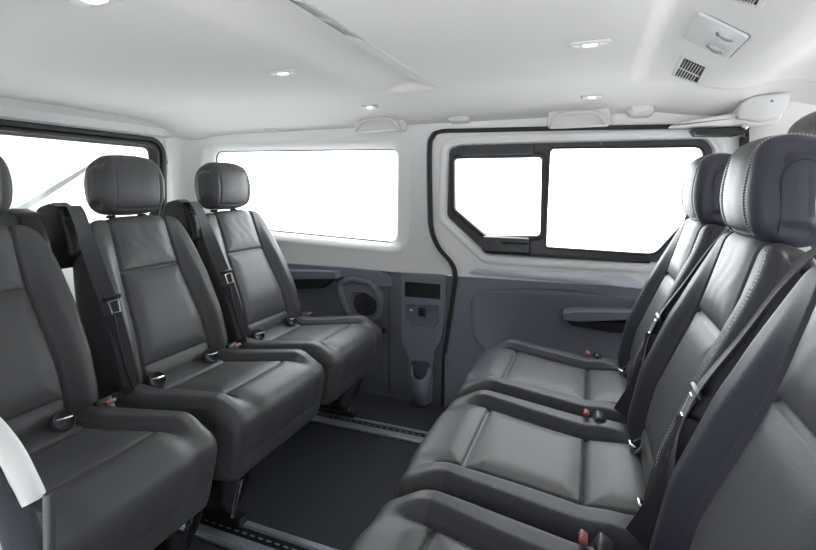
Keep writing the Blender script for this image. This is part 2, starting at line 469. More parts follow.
    def leg(yy):
        mb = MB()
        mb.tube([(.50*sx, yy, .25), (.475*sx, yy, .16), (.40*sx, yy, .02)], .011, 10)
        mb.tube([(.30*sx, yy, .25), (.37*sx, yy, .12), (.44*sx, yy, .022)], .010, 10)
        mb.box((.38*sx, yy, .10), (.10, .02, .13), .008)
        mb.box((.40*sx, yy, .022), (.17, .034, .026), .006)
        lg = mb.obj('leg', 'black', T)
        MB().tube([(.455*sx, yy-.018, .16), (.40*sx, yy-.022, .025)], .0055, 8).obj('strut', 'steel', lg)
        MB().lathe([(.022, 0), (.022, .012), (.014, .016)], (.33*sx, yy-.02, .05), (0, -1, 0), 18).obj('lock_disc', 'steel', lg)
    T['legfn'] = 0
    # ---- isofix cups at the crease
    for yy in (-.13, .10):
        c = Vector(((.122 if heavy else .200)*sx, yy, .430 if heavy else .438)); ax = Vector((sx*.75, 0, .66))
        cup = MB().lathe([(.012, -.012), (.020, -.008), (.0245, .000), (.0280, .003), (.0300, 0), (.029, -.015)], c, ax, 28).obj('anchor_cup', 'frame', T)
        u_ = ax.orthogonal().normalized(); v_ = ax.cross(u_).normalized()
        MB().tube([c+ax*.003+(u_*math.cos(k*PI/12)+v_*math.sin(k*PI/12))*.0262 for k in range(24)], .0018, 6, closed=True).obj('cup_rim', 'cuprim' if heavy else 'black', cup)
        MB().tube([c+Vector((0, -.018, .006))+ax*.003, c+Vector((sx*.008, -.008, .006))+ax*.006, c+Vector((sx*.008, .012, .004))+ax*.006, c+Vector((0, .018, -.002))+ax*.003], .0038, 8).obj('anchor_bar', 'steel', cup)
    # ---- buckle at the far side
    rot = Matrix.Rotation(-sx*.5, 3, 'Y')
    bk = MB().box(((.215 if heavy else .20)*sx, .215, .405), (.030, .050, .085), .006, rot).obj('belt_buckle', 'black', T)
    MB().box(((.234 if heavy else .219)*sx, .215, .443), (.014, .030, .010), .003, rot).obj('release_button', 'red', bk)
    # ---- belt guide housing + webbing on the low-y shoulder
    hs = MB(); pts = []
    yy = -.220
    rings = []
    for k in range(15):
        t = k/14; ang = math.radians(-35+t*170)
        cx = -.155+.052*math.cos(PI/2+0) + .075*math.cos(ang); cz = .905+.085*math.sin(ang)
        rings.append((cx, cz))
    if not heavy:
        sec = [(-.20, .80), (-.225, .93), (-.205, .99), (-.15, 1.003), (-.085, .99), (-.045, .90), (-.03, .84), (-.09, .79)]
        ring = rpoly([(a*sx, b) for a, b in sec], .03, 5)
        big = [[Vector((p.x, yy-.030, p.y)) for p in inset(ring, .016)], [Vector((p.x, yy-.028, p.y)) for p in inset(ring, .006)], [Vector((p.x, yy-.020, p.y)) for p in ring],
               [Vector((p.x, yy+.026, p.y)) for p in ring], [Vector((p.x, yy+.034, p.y)) for p in inset(ring, .006)], [Vector((p.x, yy+.036, p.y)) for p in inset(ring, .016)]]
        MB().loft(big, True, True, True).obj('belt_guide', 'black', T, auto=50)
        MB().box((-.062*sx, yy, .955), (.02, .060, .008), .003, Matrix.Rotation(sx*.9, 3, 'Y')).obj('guide_lip', 'frame', T)
    def bf(ze, off): X, Z = B(off, ze); return X*sx, Z
    path = [(-.13, -.222, 1.003), (-.075, -.222, .972), (-.035, -.222, .90), (.015, -.222, .80), (.07, -.214, .68), (.12, -.212, .56), (.17, -.216, .44)]
    if heavy: path = [(-.165, -.205, .90), (-.135, -.205, .945), (-.085, -.207, .895), (-.025, -.210, .80), (.045, -.212, .685), (.085, -.212, .56), (.11, -.216, .43)]
    pp = []
    for i in range(len(path)-1):
        for k in range(4):
            t = k/4; p0 = Vector(path[max(i-1, 0)]); p1 = Vector(path[i]); p2 = Vector(path[i+1]); p3 = Vector(path[min(i+2, len(path)-1)])
            q = .5*((2*p1)+(p2-p0)*t+(2*p0-5*p1+4*p2-p3)*t*t+(3*p1-p0-3*p2+p3)*t**3); pp.append(Vector((q.x*sx, q.y, q.z)))
    pp.append(Vector((path[-1][0]*sx, path[-1][1], path[-1][2])))
    n = len(pp)
    wd = [Vector((-sx*.12, 1, 0)).lerp(Vector((sx*.75, .65, 0)), sm(.68, .9, i/n)) if heavy else Vector((sx*.0, 1, 0)).lerp(Vector((sx*.75, .65, 0)), sm(.25, .6, i/n)) for i in range(n)]
    be = MB().strap([p+(Vector((sx*.014, 0, .008)) if heavy else Vector((sx*.028, 0, .012))) if i > 2 else p+Vector((0, 0, .002)) for i, p in enumerate(pp)], wd, .047).obj('seat_belt', 'belt', T)
    # tongue and slider on the webbing
    tp = Vector(((.030 if heavy else .085)*sx, -.214, .69 if heavy else .70)); d_ = Vector((sx*.045, 0, -.10)).normalized()
    rt = Matrix.Rotation(sx*.42, 3, 'Y')
    mb = MB().box(tp+Vector((sx*.022, 0, .012)), (.010, .060, .016), .004, rt)
    tg = mb.obj('belt_tongue', 'black', be)
    lp = [tp+Vector((sx*.028, -.016, .002)), tp+Vector((sx*.028, .016, .002)), tp+d_*.036+Vector((sx*.028, .013, 0)), tp+d_*.036+Vector((sx*.028, -.013, 0))]
    MB().tube(lp, .0032, 6, closed=True).obj('tongue_plate', 'chrome', tg)
    # lower anchor loop of webbing
    lb = .05 if heavy else 0
    lo = [Vector(((.195-lb)*sx, -.222, .43)), Vector(((.155-lb)*sx, -.224, .50)), Vector(((.125-lb)*sx, -.222, .58)), Vector(((.115-lb)*sx, -.228, .66))]
    MB().strap(lo, Vector((sx*.8, .2, .3)), [.045, .05, .046, .04]).obj('lap_belt', 'belt', T)
    T.pop('legfn', None) if hasattr(T, 'pop') else None
    return T, leg
def copy_tree(o, parent=None):
    c = o.copy(); C.objects.link(c); c.parent = parent
    for ch in list(o.children): copy_tree(ch, c)
    return c

RY_ = [1.722, 1.230, .715]   # rear row seat centres
FYc = [1.635, 1.140, .652]   # opposite row
rear0, _l = make_seat(1, 'darkthread', False)
front0, _f = make_seat(-1, 'thread', True)

def add_housing(seat):
    sec = [(-.20, .80), (-.225, .92), (-.205, .975), (-.15, .99), (-.085, .975), (-.045, .89), (-.03, .84), (-.09, .79)]
    ring = rpoly(sec, .03, 5); yy = .185
    V3 = lambda r_, y_: [Vector((p.x, y_, p.y)) for p in r_]
    MB().loft([V3(inset(ring, .016), yy-.036), V3(inset(ring, .006), yy-.034), V3(ring, yy-.026), V3(ring, yy+.026), V3(inset(ring, .006), yy+.034), V3(inset(ring, .016), yy+.036)], True, True, True).obj('belt_guide', 'black', seat, auto=50)
def add_leg(seat, sx, yy):
    mb = MB()
    mb.tube([(.54*sx, yy, .25), (.515*sx, yy, .16), (.455*sx, yy, .035)], .010, 10)
    mb.tube([(.27*sx, yy, .25), (.33*sx, yy, .12), (.45*sx, yy, .035)], .010, 10)
    mb.box((.37*sx, yy, .12), (.10, .02, .15), .008)
    mb.box((.40*sx, yy, .024), (.20, .036, .028), .006)
    lg = mb.obj('leg', 'black', seat)
    MB().tube([(.505*sx, yy-.016, .17), (.475*sx, yy-.020, .045)], .0068, 8).obj('strut', 'steel', lg)
    MB().lathe([(.022, 0), (.022, .012), (.014, .016)], (.31*sx, yy-.018, .05), (0, -1, 0), 18).obj('lock_disc', 'steel', lg)
RL = ['black leather seat of the rear row beside the long side window and the round speaker',
      'black leather seat in the middle of the rear row, its headrest against the rear glass',
      'black leather rear row seat cut off by the left edge of the picture']
FL = ['grey leather seat of the opposite row beside the sliding door armrest',
      'grey leather seat in the middle of the opposite row, with the big white-stitched headrest',
      'grey leather seat of the opposite row nearest the camera, filling the bottom right corner']
rear = [rear0, copy_tree(rear0), copy_tree(rear0)]
front = [front0, copy_tree(front0), copy_tree(front0)]
for s_, y_, l_, i_ in zip(rear, RY_, RL, range(3)):
    s_.location = (-1.5, y_, 0); tag(s_, l_, 'seat', 'rear row of passenger seats facing right')
for s_, y_, l_ in zip(front, FYc, FL):
    s_.location = (.22, y_, 0); tag(s_, l_, 'seat', 'opposite row of passenger seats facing left')
add_housing(rear[2])
cab = copy_tree(rear0); cab.location = (.69, 1.53, .085); tag(cab, 'dark front cab seat facing away, only its headrest showing at the right edge', 'seat')
del cab['group']
for ch in list(cab.children):
    if ch.name.split('.')[0] in ('belt_guide', 'guide_lip', 'seat_belt', 'lap_belt', 'belt_buckle', 'anchor_cup'):
        for g_ in list(ch.children):
            for h_ in list(g_.children): bpy.data.objects.remove(h_)
            bpy.data.objects.remove(g_)
        bpy.data.objects.remove(ch)
MB().box((.33, 0, .07), (.40, .36, .305), .02).obj('seat_plinth', 'dark2', cab)
add_leg(rear[0], 1, 1.86-1.69); add_leg(rear[1], 1, 1.13-1.215+.01); add_leg(rear[2], 1, 1.13-.70-.19)
add_leg(front[0], -1, 1.86-1.64); add_leg(front[1], -1, 1.13-1.14); add_leg(front[2], -1, 0)

# ------------------------------------------------------------------ setting
X0, X1 = -2.36, 1.42
YW = 2.17
def S(o): o['kind'] = 'structure'; return o
# floor
mb = MB().box(((X0+X1)/2, 1.28, -.02), (X1-X0, 1.86, .04), .004); S(mb.obj('floor', 'carpet'))
# ceiling height field
XL = -.600
def cz(X, Y):
    z = 1.475
    z -= .125*sm(1.82, 2.29, Y)
    z -= .11*sm(.70, .25, Y)
    z -= .035*sm(-2.0, -2.36, X)
    # recessed troughs that run across the roof, deepest beside the lips
    f = sm(1.885, 1.865, Y)*sm(.40, .5, Y)
    if X <= XL: z += .046*f*(sm(-.92, -.72, X) if X < -.72 else min(1, max(0, (XL-X)/.115)))
    g = sm(1.97, 1.945, Y)
    z += g*(.042*sm(.125, .205, X) if X < .205 else .042)
    z -= (.095*sm(.19, .46, X))*g + .030*sm(.2, .46, X)*(1-g)
    z += .020*sm(.50, .60, X)*1.0
    z -= .075*sm(.62, .86, X)
    return z
xs = []; x = X0
while x < X1: xs.append(x); x += .004 if -.74 < x < -.58 or .10 < x < .24 else .0125
xs.append(X1); ysl = [.35+.0125*i for i in range(119)]+[1.8375+.005*i for i in range(20)]+[1.9375+.0125*i for i in range(23)]
vs = []; fs = []
for X in xs:
    for Y in ysl: vs.append((X, Y, cz(X, Y)))
n = len(ysl)
for i in range(len(xs)-1):
    for j in range(n-1): fs.append((i*n+j, (i+1)*n+j, (i+1)*n+j+1, i*n+j+1)[::-1])
ce = link('ceiling', vs, fs, 'headliner'); S(ce)
so = ce.modifiers.new('s', 'SOLIDIFY'); so.thickness = .02; so.offset = -1
def nrm(X, Y):
    e = .01; a = (cz(X+e, Y)-cz(X-e, Y))/(2*e); b = (cz(X, Y+e)-cz(X, Y-e))/(2*e)
    return Vector((a, b, -1)).normalized()
def hit(u, v):
    """where the sight line through a measured spot meets the headliner"""
    d = at(u, v, Z=2.05)-Vector((0, 0, CH)); t = .3
    while t < 6:
        p = Vector((0, 0, CH))+d*t
        if p.z >= cz(p.x, p.y): return p
        t += .002
    return p
def frame_at(p, n, xdir):
    z = n; x = Vector(xdir); x = (x-z*x.dot(z)).normalized(); y = z.cross(x)
    return Matrix(((x.x, y.x, z.x, p.x), (x.y, y.y, z.y, p.y), (x.z, y.z, z.z, p.z), (0, 0, 0, 1)))

# --- far side wall, light upper trim with the long window
LW = wxz([(213, 151), (397, 148.5), (396, 244), (213, 226)], 2.2)
lw_rad = [.05, .045, .05, .05]
win_in = rpoly(LW, lw_rad, 8)
recess = rpoly([(LW[0][0]-.07, LW[0][1]+.045), (LW[1][0]+.10, LW[1][1]+.05), (LW[2][0]+.09, LW[2][1]-.045), (LW[3][0]-.07, LW[3][1]-.045)], [.10, .12, .12, .09], 8)
seal_px = [(452, 300), (455.5, 274), (451, 262), (437, 246), (431, 228), (430.5, 148), (434, 136), (444, 131)]
seal_w = wxz(seal_px)
outer = [(-2.45, .60), (-.60, .635)] + [(a-.002, b) for a, b in seal_w[1:7]] + [(-.66, seal_w[7][1]), (-.66, 1.42), (-2.45, 1.42)]
plate(outer, [recess], YW, YW+.012, 'wall_left', 'trim')
S(bpy.data.objects['wall_left'])
rv = MB().loft([y3(recess, YW+.004), y3(inset(recess, -.006), YW-.004), y3(inset(recess, .004), YW-.006), y3(inset(recess, .012), YW+.000), y3(inset(recess, .03), YW+.014), y3(inset(win_in, -.012), YW+.035), y3(win_in, YW+.05), y3(win_in, YW+.062)])
w1 = rv.obj('window_1', 'trim', auto=60); S(w1)
plate(inset(win_in, -.02), [inset(win_in, .006)], YW+.056, YW+.064, 'window_seal', 'frame', w1)
plate(inset(win_in, -.01), [], YW+.0645, YW+.0685, 'pane', 'glass', w1)

# lower dark side trim, left of the door
belt = [(275, 262), (300, 262.5), (345, 266), (378, 270), (392, 274.5), (402, 273), (456, 274.5)]
bw = wxz(belt)
low = [(-2.45, .0), (-.56, .0), (-.56, .632)] + [(-.93, .632), (-.98, .632), (-2.45, .632)]
S(plate(low, [], YW+.0, YW+.03, 'trim_1', 'dark2'))
# upper strip with a downswept end
st = rpoly(wxz([(262, 262), (350, 268), (376, 271), (389, 276), (394, 287), (376, 286), (330, 275), (285, 271), (262, 270)], 2.155), .02, 4)
MB().loft([y3(st, 2.172), y3(st, 2.158), y3(inset(st, .004), 2.154)], True, False, True).obj('trim_2', 'dark', auto=40); S(bpy.data.objects['trim_2'])
# armrest with its pull pocket
ar = empty('side_armrest', (-1.40, 2.12, .57)); ar.parent = bpy.data.objects['trim_2']
def rel(mb, e): return mb.map(lambda v: v-e.location)
a1 = rpoly(wxz([(270, 270), (334, 271), (337, 279), (270, 280)], 2.10), .008, 4)
rel(MB().loft([y3(inset(a1, .004), 2.095), y3(a1, 2.10), y3(a1, 2.17)], True, True, False), ar).obj('arm_pad', 'dark', ar)
a2 = rpoly(wxz([(270, 280), (333, 279), (322, 288), (270, 291)], 2.12), .008, 4)
rel(MB().loft([y3(inset(a2, .003), 2.125), y3(a2, 2.13), y3(a2, 2.17)], True, True, False), ar).obj('pull_pocket', 'black', ar)
# speaker in a raised surround
sp = empty('side_speaker', (-1.09, 2.15, .46)); tag(sp, 'black speaker in a raised dark surround on the side wall near the cup holder', 'speaker')
sur = rpoly(wxz([(334, 281), (352, 276), (372, 280), (384, 297), (382, 318), (371, 322), (350, 321), (341, 305)], 2.16), .06, 6)
rel(MB().loft([y3(inset(sur, -.004), 2.172), y3(sur, 2.155), y3(inset(sur, .010), 2.146), y3(inset(sur, .028), 2.150), y3(inset(sur, .036), 2.164)], True, False, True), sp).obj('surround', 'dark', sp, auto=60)
rr = rpoly(wxz([(348, 291), (366, 291), (379, 300), (378, 318), (358, 318), (350, 306)], 2.15), .05, 6)
rel(MB().loft([y3(rr, 2.166), y3(rr, 2.150), y3(inset(rr, .006), 2.144), y3(inset(rr, .012), 2.150)], True, False, True), sp).obj('speaker_ring', 'dark2', sp, auto=60)
gr = MB()
cx_, cz_ = at(365, 304, Y=2.148).x, at(365, 304, Y=2.148).z
for i in range(-9, 10):
    L_ = math.sqrt(max(0, .066**2-(i*.0066)**2))
    if L_ > .01: gr.box((cx_, 2.1485, cz_+i*.0066*.9), (2*L_, .003, .0032), 0)
rel(gr, sp).obj('speaker_grille', 'black', sp, smooth=False)
# small latch knob and screw on the wall
p = at(385, 330, Y=2.17)
k = MB().lathe([(.012, 0), (.012, -.010), (.007, -.016), (.007, -.026), (.010, -.030)], (0, 0, 0), (0, 1, 0), 16)
k2 = empty('wall_knob', (p.x, 2.17, p.z)); tag(k2, 'tiny dark peg sticking out of the dark side trim below the speaker', 'knob')
k.obj('peg', 'black', k2); MB().lathe([(.004, 0), (.004, -.002)], (0, -.031, 0), (0, 1, 0), 10).obj('screw', 'steel', k2)
MB().box((at(389, 330, Y=2.168).x, 2.1685, .32), (.004, .004, .62), .001).obj('trim_3', 'black'); S(bpy.data.objects['trim_3'])

# cup holder column
ch = empty('cup_holder_panel', (-.77, 2.15, .0)); tag(ch, 'tall dark storage panel with an open cup holder at its foot', 'cup holder')
col_o = rpoly(wxz([(402, 273), (446, 275.5), (444, 325), (441, 340), (434, 352), (432.5, 372), (432, 402), (410, 401), (409, 372), (410, 358), (403, 343), (402, 330)], 2.15), .012, 4)
h1 = rpoly(wxz([(405.5, 281), (441, 284), (441, 299), (405.5, 296)], 2.15), .006, 3)
h2 = rpoly(wxz([(405.5, 303), (440, 305), (440, 321), (436, 326.5), (410, 325), (405.5, 318)], 2.15), .01, 3)
h3 = rpoly(wxz([(412, 360), (432, 361), (429, 374), (422, 381), (415, 379), (411, 370)], 2.15), .02, 5)
pl = plate(col_o, [h1, h2, h3], 2.140, 2.172, 'panel', 'dark', ch); pl.location = -ch.location
def rel2(o, e): o.location = -e.location; return o
rel2(MB().loft([y3(h1, 2.141), y3(inset(h1, .003), 2.158)], True, False, True).obj('upper_tray', 'black', ch), ch)
rel2(MB().loft([y3(h2, 2.141), y3(inset(h2, .006), 2.154)], True, False, True).obj('socket_recess', 'dark2', ch), ch)
q = at(422, 312, Y=2.148); rel2(MB().box((q.x, 2.148, q.z), (.036, .014, .044), .004).obj('power_socket_cover', 'black', ch), ch)
q = at(411, 310, Y=2.15); rel2(MB().box((q.x, 2.152, q.z), (.014, .004, .010), .001).obj('socket_symbol', 'white', ch, smooth=False), ch)
rel2(MB().loft([y3(h3, 2.141), y3(inset(h3, .002), 2.165)], True, False, True).obj('cup_back', 'dark2', ch), ch)
# the cup: half round pot with a sloping rim
cc = at(421, 390, Y=2.15); R_ = .047; cup = MB(); rings = []
for (r, zf, side) in ((R_-.007, 0, 0), (R_-.007, 1, 0), (R_-.002, 1.0, 1), (R_, .98, 2), (R_*.94, 0, 3)):
    ring = []
    for k in range(25):
        an = PI*k/24; x_ = cc.x+r*math.cos(an); y_ = 2.145-r*math.sin(an)*1.05
        ztop = .135+.050*(1-math.sin(an))**1.5+(.0 if side != 2 else -.004)
        z_ = .012 if zf == 0 else ztop*zf+.012*(1-zf)
        ring.append(Vector((x_, y_, z_)))
    rings.append(ring)
cup.loft(rings, False); o = cup.obj('cup', 'dark', ch, auto=60); rel2(o, ch)
so = o.modifiers.new('s', 'SOLIDIFY'); so.thickness = .002
# vertical strip between the panel and the seal
MB().box((-.655, 2.160, .30), (.008, .02, .60), .003).obj('trim_4', 'dark'); S(bpy.data.objects['trim_4'])

# --- sliding door on the far side
seal = [Vector((p.x, 2.158, p.z)) for p in (at(u, v, Y=2.158) for u, v in [(443, 405), (443.5, 375), (445, 350), (451, 310), (453.5, 292), (455.5, 277), (452, 264), (439, 248), (432, 230), (430.5, 205), (430, 150), (433, 137), (441, 131.5), (470, 130.5), (560, 128.5), (690, 126.5), (742, 127.5), (747, 131), (747, 150)])]
def smooth_path(pts, n=6):
    out = []
    for i in range(len(pts)-1):
        p0 = pts[max(i-1, 0)]; p1 = pts[i]; p2 = pts[i+1]; p3 = pts[min(i+2, len(pts)-1)]
        for k in range(n):
            t = k/n; out.append(.5*((2*p1)+(p2-p0)*t+(2*p0-5*p1+4*p2-p3)*t*t+(3*p1-p0-3*p2+p3)*t**3))
    out.append(pts[-1]); return out
sp_ = smooth_path(seal)
S(MB().tube(sp_, .0105, 12).obj('trim_5', 'rubber'))
S(MB().tube([p+Vector((-.012, -.004, .004)) for p in sp_], .004, 8).obj('trim_6', 'dark2'))
# door light trim with window opening
fr_o = rpoly(wxz([(450, 150), (460, 146.5), (545, 144), (704, 140), (712, 150), (706, 170), (688, 225), (660, 261), (600, 259), (488, 253), (448, 216)], 2.18), [.03, .03, .03, .03, .03, .06, .08, .05, .02, .04, .04], 6)
fr_in = fr_o
d_out = [(-.615, .60), (.60, .60), (.60, 1.42), (-.66, 1.42), (-.665, seal_w[7][1]+.002)]+[(a-.004, b+.002) for a, b in seal_w[6:0:-1]]
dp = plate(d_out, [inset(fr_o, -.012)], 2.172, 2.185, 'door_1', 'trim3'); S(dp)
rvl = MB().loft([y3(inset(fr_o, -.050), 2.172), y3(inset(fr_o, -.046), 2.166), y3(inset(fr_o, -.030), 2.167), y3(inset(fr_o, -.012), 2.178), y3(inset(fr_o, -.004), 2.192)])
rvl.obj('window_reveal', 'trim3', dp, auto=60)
# black window frame with two openings
lp_o = rpoly(wxz([(455, 159), (541.5, 157.5), (540, 235.5), (487, 235.5), (480, 230), (455.5, 209)], 2.18), [.015, .015, .02, .015, .02, .02], 5)
rp_o = rpoly(wxz([(550.5, 149), (703, 147.5), (702.5, 166), (684, 222), (655, 254), (546, 247)], 2.18), [.02, .03, .06, .10, .06, .012], 5)
w2 = plate(inset(fr_o, -.004), [lp_o, rp_o], 2.182, 2.196, 'window_2', 'frame'); S(w2)
sl_ = [Vector((p[0], 0, p[1])) for p in lp_o]
rb = MB().loft([y3(inset(lp_o, -.024), 2.184), y3(inset(lp_o, -.022), 2.174), y3(inset(lp_o, -.012), 2.171), y3(inset(lp_o, -.003), 2.174), y3(inset(lp_o, .001), 2.190)])
rb.obj('sliding_sash', 'black', w2, auto=50)
rb = MB().loft([y3(inset(rp_o, -.010), 2.184), y3(inset(rp_o, -.008), 2.179), y3(inset(rp_o, .001), 2.186)]); rb.obj('fixed_sash', 'rubber', w2, auto=50)
plate(inset(lp_o, -.008), [], 2.197, 2.201, 'sliding_pane', 'glass', w2)
plate(inset(rp_o, -.008), [], 2.197, 2.201, 'fixed_pane', 'glass', w2)
g1 = rpoly(wxz([(461, 146), (534, 144.5), (534, 154), (461, 156)], 2.165), .004, 3)
MB().loft([y3(inset(g1, .003), 2.160), y3(g1, 2.164), y3(g1, 2.184)], True, True, False).obj('upper_guide', 'frame', w2)
g2 = rpoly(wxz([(483, 236), (529, 238), (530, 253), (482, 250.5)], 2.16), .006, 3)
lt = MB().loft([y3(inset(g2, .004), 2.148), y3(g2, 2.154), y3(g2, 2.184)], True, True, False).obj('latch_body', 'frame', w2)
q = at(515, 242.5, Y=2.148); MB().box((q.x, 2.142, q.z), (.125, .012, .014), .005, Matrix.Rotation(-.0, 3, 'Y')).obj('latch_lever', 'black', lt)
for u in (474, 601): 
    q = at(u, 145 if u < 500 else 143.5, Y=2.18); MB().lathe([(.004, 0), (.004, -.004)], (q.x, 2.182, q.z), (0, 1, 0), 10).obj('frame_screw', 'dark', w2)
# bottom rail of the frame
q = at(485, 252, Y=2.172); q2 = at(650, 262, Y=2.172)
MB().tube([(q.x, 2.176, q.z), ((q.x+q2.x)/2, 2.176, (q.z+q2.z)/2-.002), (q2.x, 2.176, q2.z)], .006, 8).obj('frame_rail', 'frame', w2)
# glossy ledge on top of the dark door card
lg = wxz([(466, 273.5), (478, 267.5), (560, 272), (630, 277), (642, 283), (644, 289.5), (560, 281)], 2.17)
S(MB().loft([y3(rpoly(lg, .012, 4), 2.180), y3(rpoly(lg, .012, 4), 2.166), y3(inset(rpoly(lg, .012, 4), .003), 2.163)], True, False, True).obj('trim_7', 'satin', auto=60))
# dark lower door card
dl = wxz([(457.5, 274.5), (560, 281.5), (700, 294), (760, 300), (760, 440)], 2.17)
dl = [(-.598, .632), (0, .634), (.62, .636), (.62, .02), (-.655, .02), (-.645, .30), (-.612, .50)]
S(plate(dl, [], 2.163, 2.185, 'trim_8', 'dark'))
rc = rpoly(wxz([(471, 300), (480, 291), (502, 289), (560, 292), (640, 299), (700, 306), (700, 380), (540, 380), (492, 360), (474, 338)], 2.16), [.05, .06, .06, .05, .05, .05, .05, .1, .2, .1], 6)
MB().loft([y3(inset(rc, -.004), 2.166), y3(inset(rc, .0), 2.158), y3(inset(rc, .006), 2.1555), y3(inset(rc, .022), 2.161)], True, False, True).obj('door_recess', 'dark', bpy.data.objects['trim_8'], auto=60)
ln_ = [Vector((p.x, 2.158, p.z)) for p in (at(u, v, Y=2.158) for u, v in ((492, 290), (530, 288.5), (570, 290), (610, 296), (645, 304)))]
MB().tube(smooth_path(ln_), .0022, 6).obj('card_crease', 'dark2', bpy.data.objects['trim_8'])
da = empty('door_armrest', (0.05, 2.12, .5)); da.parent = bpy.data.objects['trim_8']
b1 = rpoly(wxz([(563, 312), (575, 310.5), (660, 311), (660, 319), (580, 322), (563, 320.5)], 2.10), [.01, .01, .005, .005, .01, .01], 4)
rel(MB().loft([y3(inset(b1, .005), 2.092), y3(b1, 2.10), y3(b1, 2.166)], True, True, False), da).obj('arm_pad', 'dark', da, auto=50)
b2 = rpoly(wxz([(565, 321), (640, 323), (640, 335), (610, 333), (572, 326)], 2.12), .008, 4)
rel(MB().loft([y3(inset(b2, .003), 2.122), y3(b2, 2.128), y3(b2, 2.166)], True, True, False), da).obj('pull_pocket', 'black', da)
q = at(595, 368, Y=2.15); MB().tube([(q.x-.12, 2.157, q.z), (q.x+.2, 2.157, q.z)], .004, 6).obj('card_rib', 'dark', bpy.data.objects['trim_8'])

# --- rear wall with the tailgate window
RXw = X0
def x3(ring, X): return [Vector((X, p[0], p[1])) for p in ring]
rw = rpoly([(.55, 1.290), (1.985, 1.290), (2.00, .93), (1.97, .80), (.58, .80)], [.07, .05, .10, .08, .08], 8)
mbw = MB()
b = bmesh.new(); edges = []
for lpq in ([(.40, -.02), (2.20, -.02), (2.20, 1.46), (.40, 1.46)], inset(rw, -.055)):
    vv = [b.verts.new((RXw, q_[0], q_[1])) for q_ in lpq]
    for i in range(len(vv)): edges.append(b.edges.new((vv[i-1], vv[i])))
bmesh.ops.triangle_fill(b, use_beauty=True, edges=edges)
mbw.bm(b); o = mbw.obj('wall_rear', 'trim'); S(o)
so = o.modifiers.new('s', 'SOLIDIFY'); so.thickness = .015; so.offset = 0
w3 = MB().loft([x3(inset(rw, -.060), RXw+.010), x3(inset(rw, -.052), RXw+.018), x3(inset(rw, -.036), RXw+.016), x3(inset(rw, -.030), RXw-.01), x3(inset(rw, -.026), RXw+.004), x3(inset(rw, -.012), RXw+.002), x3(inset(rw, -.010), RXw-.03), x3(inset(rw, -.002), RXw-.04), x3(inset(rw, .002), RXw-.055)]).obj('window_3', 'rubber', auto=50); S(w3)
b = bmesh.new(); vv = [b.verts.new((RXw-.055, q_[0], q_[1])) for q_ in inset(rw, -.01)]; b.faces.new(vv)
mbg = MB().bm(b); g_ = mbg.obj('pane', 'glass', w3); so = g_.modifiers.new('s', 'SOLIDIFY'); so.thickness = .004
# rounded rear header and rear corner pillar
hd = MB(); prof_h = [(RXw-.0, 1.345), (RXw+.035, 1.36), (RXw+.05, 1.40), (RXw+.03, 1.455)]
hd.loft([[Vector((a_, .40, b_)) for a_, b_ in prof_h], [Vector((a_, 2.18, b_)) for a_, b_ in prof_h]], False); S(hd.obj('trim_9', 'trim2'))
pc = []
for z_ in [0, .3, .6, .8, 1.0, 1.2, 1.32, 1.40]:
    bul = .0+.03*sm(1.15, 1.38, z_)
    ring = []
    for k in range(13):
        an = PI/2*k/12
        cx0 = RXw+.16+bul; cy0 = 2.175-.13-bul
        ring.append(Vector((cx0-(.145+bul)*math.cos(an)-.0, cy0+(.125+bul)*math.sin(an), z_)))
    ring[0] = Vector((RXw+.012, 2.055-bul*.3, z_)); pc.append(ring)
S(MB().loft(pc, False).obj('trim_10', 'trim'))
# rear wiper arm, seen through the tailgate glass
wa = empty('rear_wiper', (-2.44, 1.3, 1.0)); wa.parent = w3
p0 = at(18, 211, X=-2.47); p1 = at(100, 160, X=-2.47)
rel(MB().strap([p0, p0.lerp(p1, .5), p1], Vector((0, .4, 1)), [.030, .026, .018], .008), wa).obj('wiper_arm', 'trim2', wa)
rel(MB().strap([p0+Vector((-.012, -.12, -.02)), p0+Vector((-.012, 0, -.005))], Vector((0, 0, 1)), .05, .02), wa).obj('wiper_hub', 'trim2', wa)

# --- near side wall behind the open door, with the pale pillar tip at the left edge
YN = .395
edge = [(-.90, 1.36), (-.86, 1.05), (-.835, .86), (-.805, .78), (-.765, .70), (-.735, .655), (-.725, .61)]
wn_o = [(-2.40, .60)] + edge[::-1] + [(-2.40, 1.38)]
wn_h = rpoly([(-2.12, 1.27), (-1.0, 1.25), (-1.0, .79), (-2.12, .80)], .06, 6)
wn = plate(wn_o, [wn_h], YN-.02, YN, 'wall_right', 'trim'); S(wn)
w4 = MB().loft([y3(inset(wn_h, -.01), YN+.003), y3(inset(wn_h, .012), YN+.004), y3(inset(wn_h, .02), YN-.05)]).obj('window_4', 'trim', auto=60); S(w4)
plate(inset(wn_h, .016), [], YN-.050, YN-.046, 'pane', 'glass', w4)
S(plate([(-2.40, 0), (-.69, 0), (-.70, .58), (-.75, .61), (-2.40, .61)], [], YN-.022, YN-.002, 'trim_11', 'dark'))
# pale tip: thick rounded trim along the door edge
tip = [at(u, v, Y=YN) for u, v in ((-36, 402), (-16, 420), (0, 438), (13, 457), (23, 477), (31, 494), (33, 501))]
tp_ = smooth_path(tip, 5)
mbt = MB(); rg = []
for i, p_ in enumerate(tp_):
    a_ = tp_[max(i-1, 0)]; b_ = tp_[min(i+1, len(tp_)-1)]; t_ = (b_-a_).normalized(); nn = Vector((t_.z, 0, -t_.x))
    w_ = .0145; ring = []
    for k in range(12):
        an = 2*PI*k/12; ring.append(p_+nn*math.cos(an)*w_*.62+Vector((0, 1, 0))*math.sin(an)*.016)
    rg.append(ring)
mbt.loft(rg, True, True, True); S(mbt.obj('trim_12', 'trim2', auto=60))
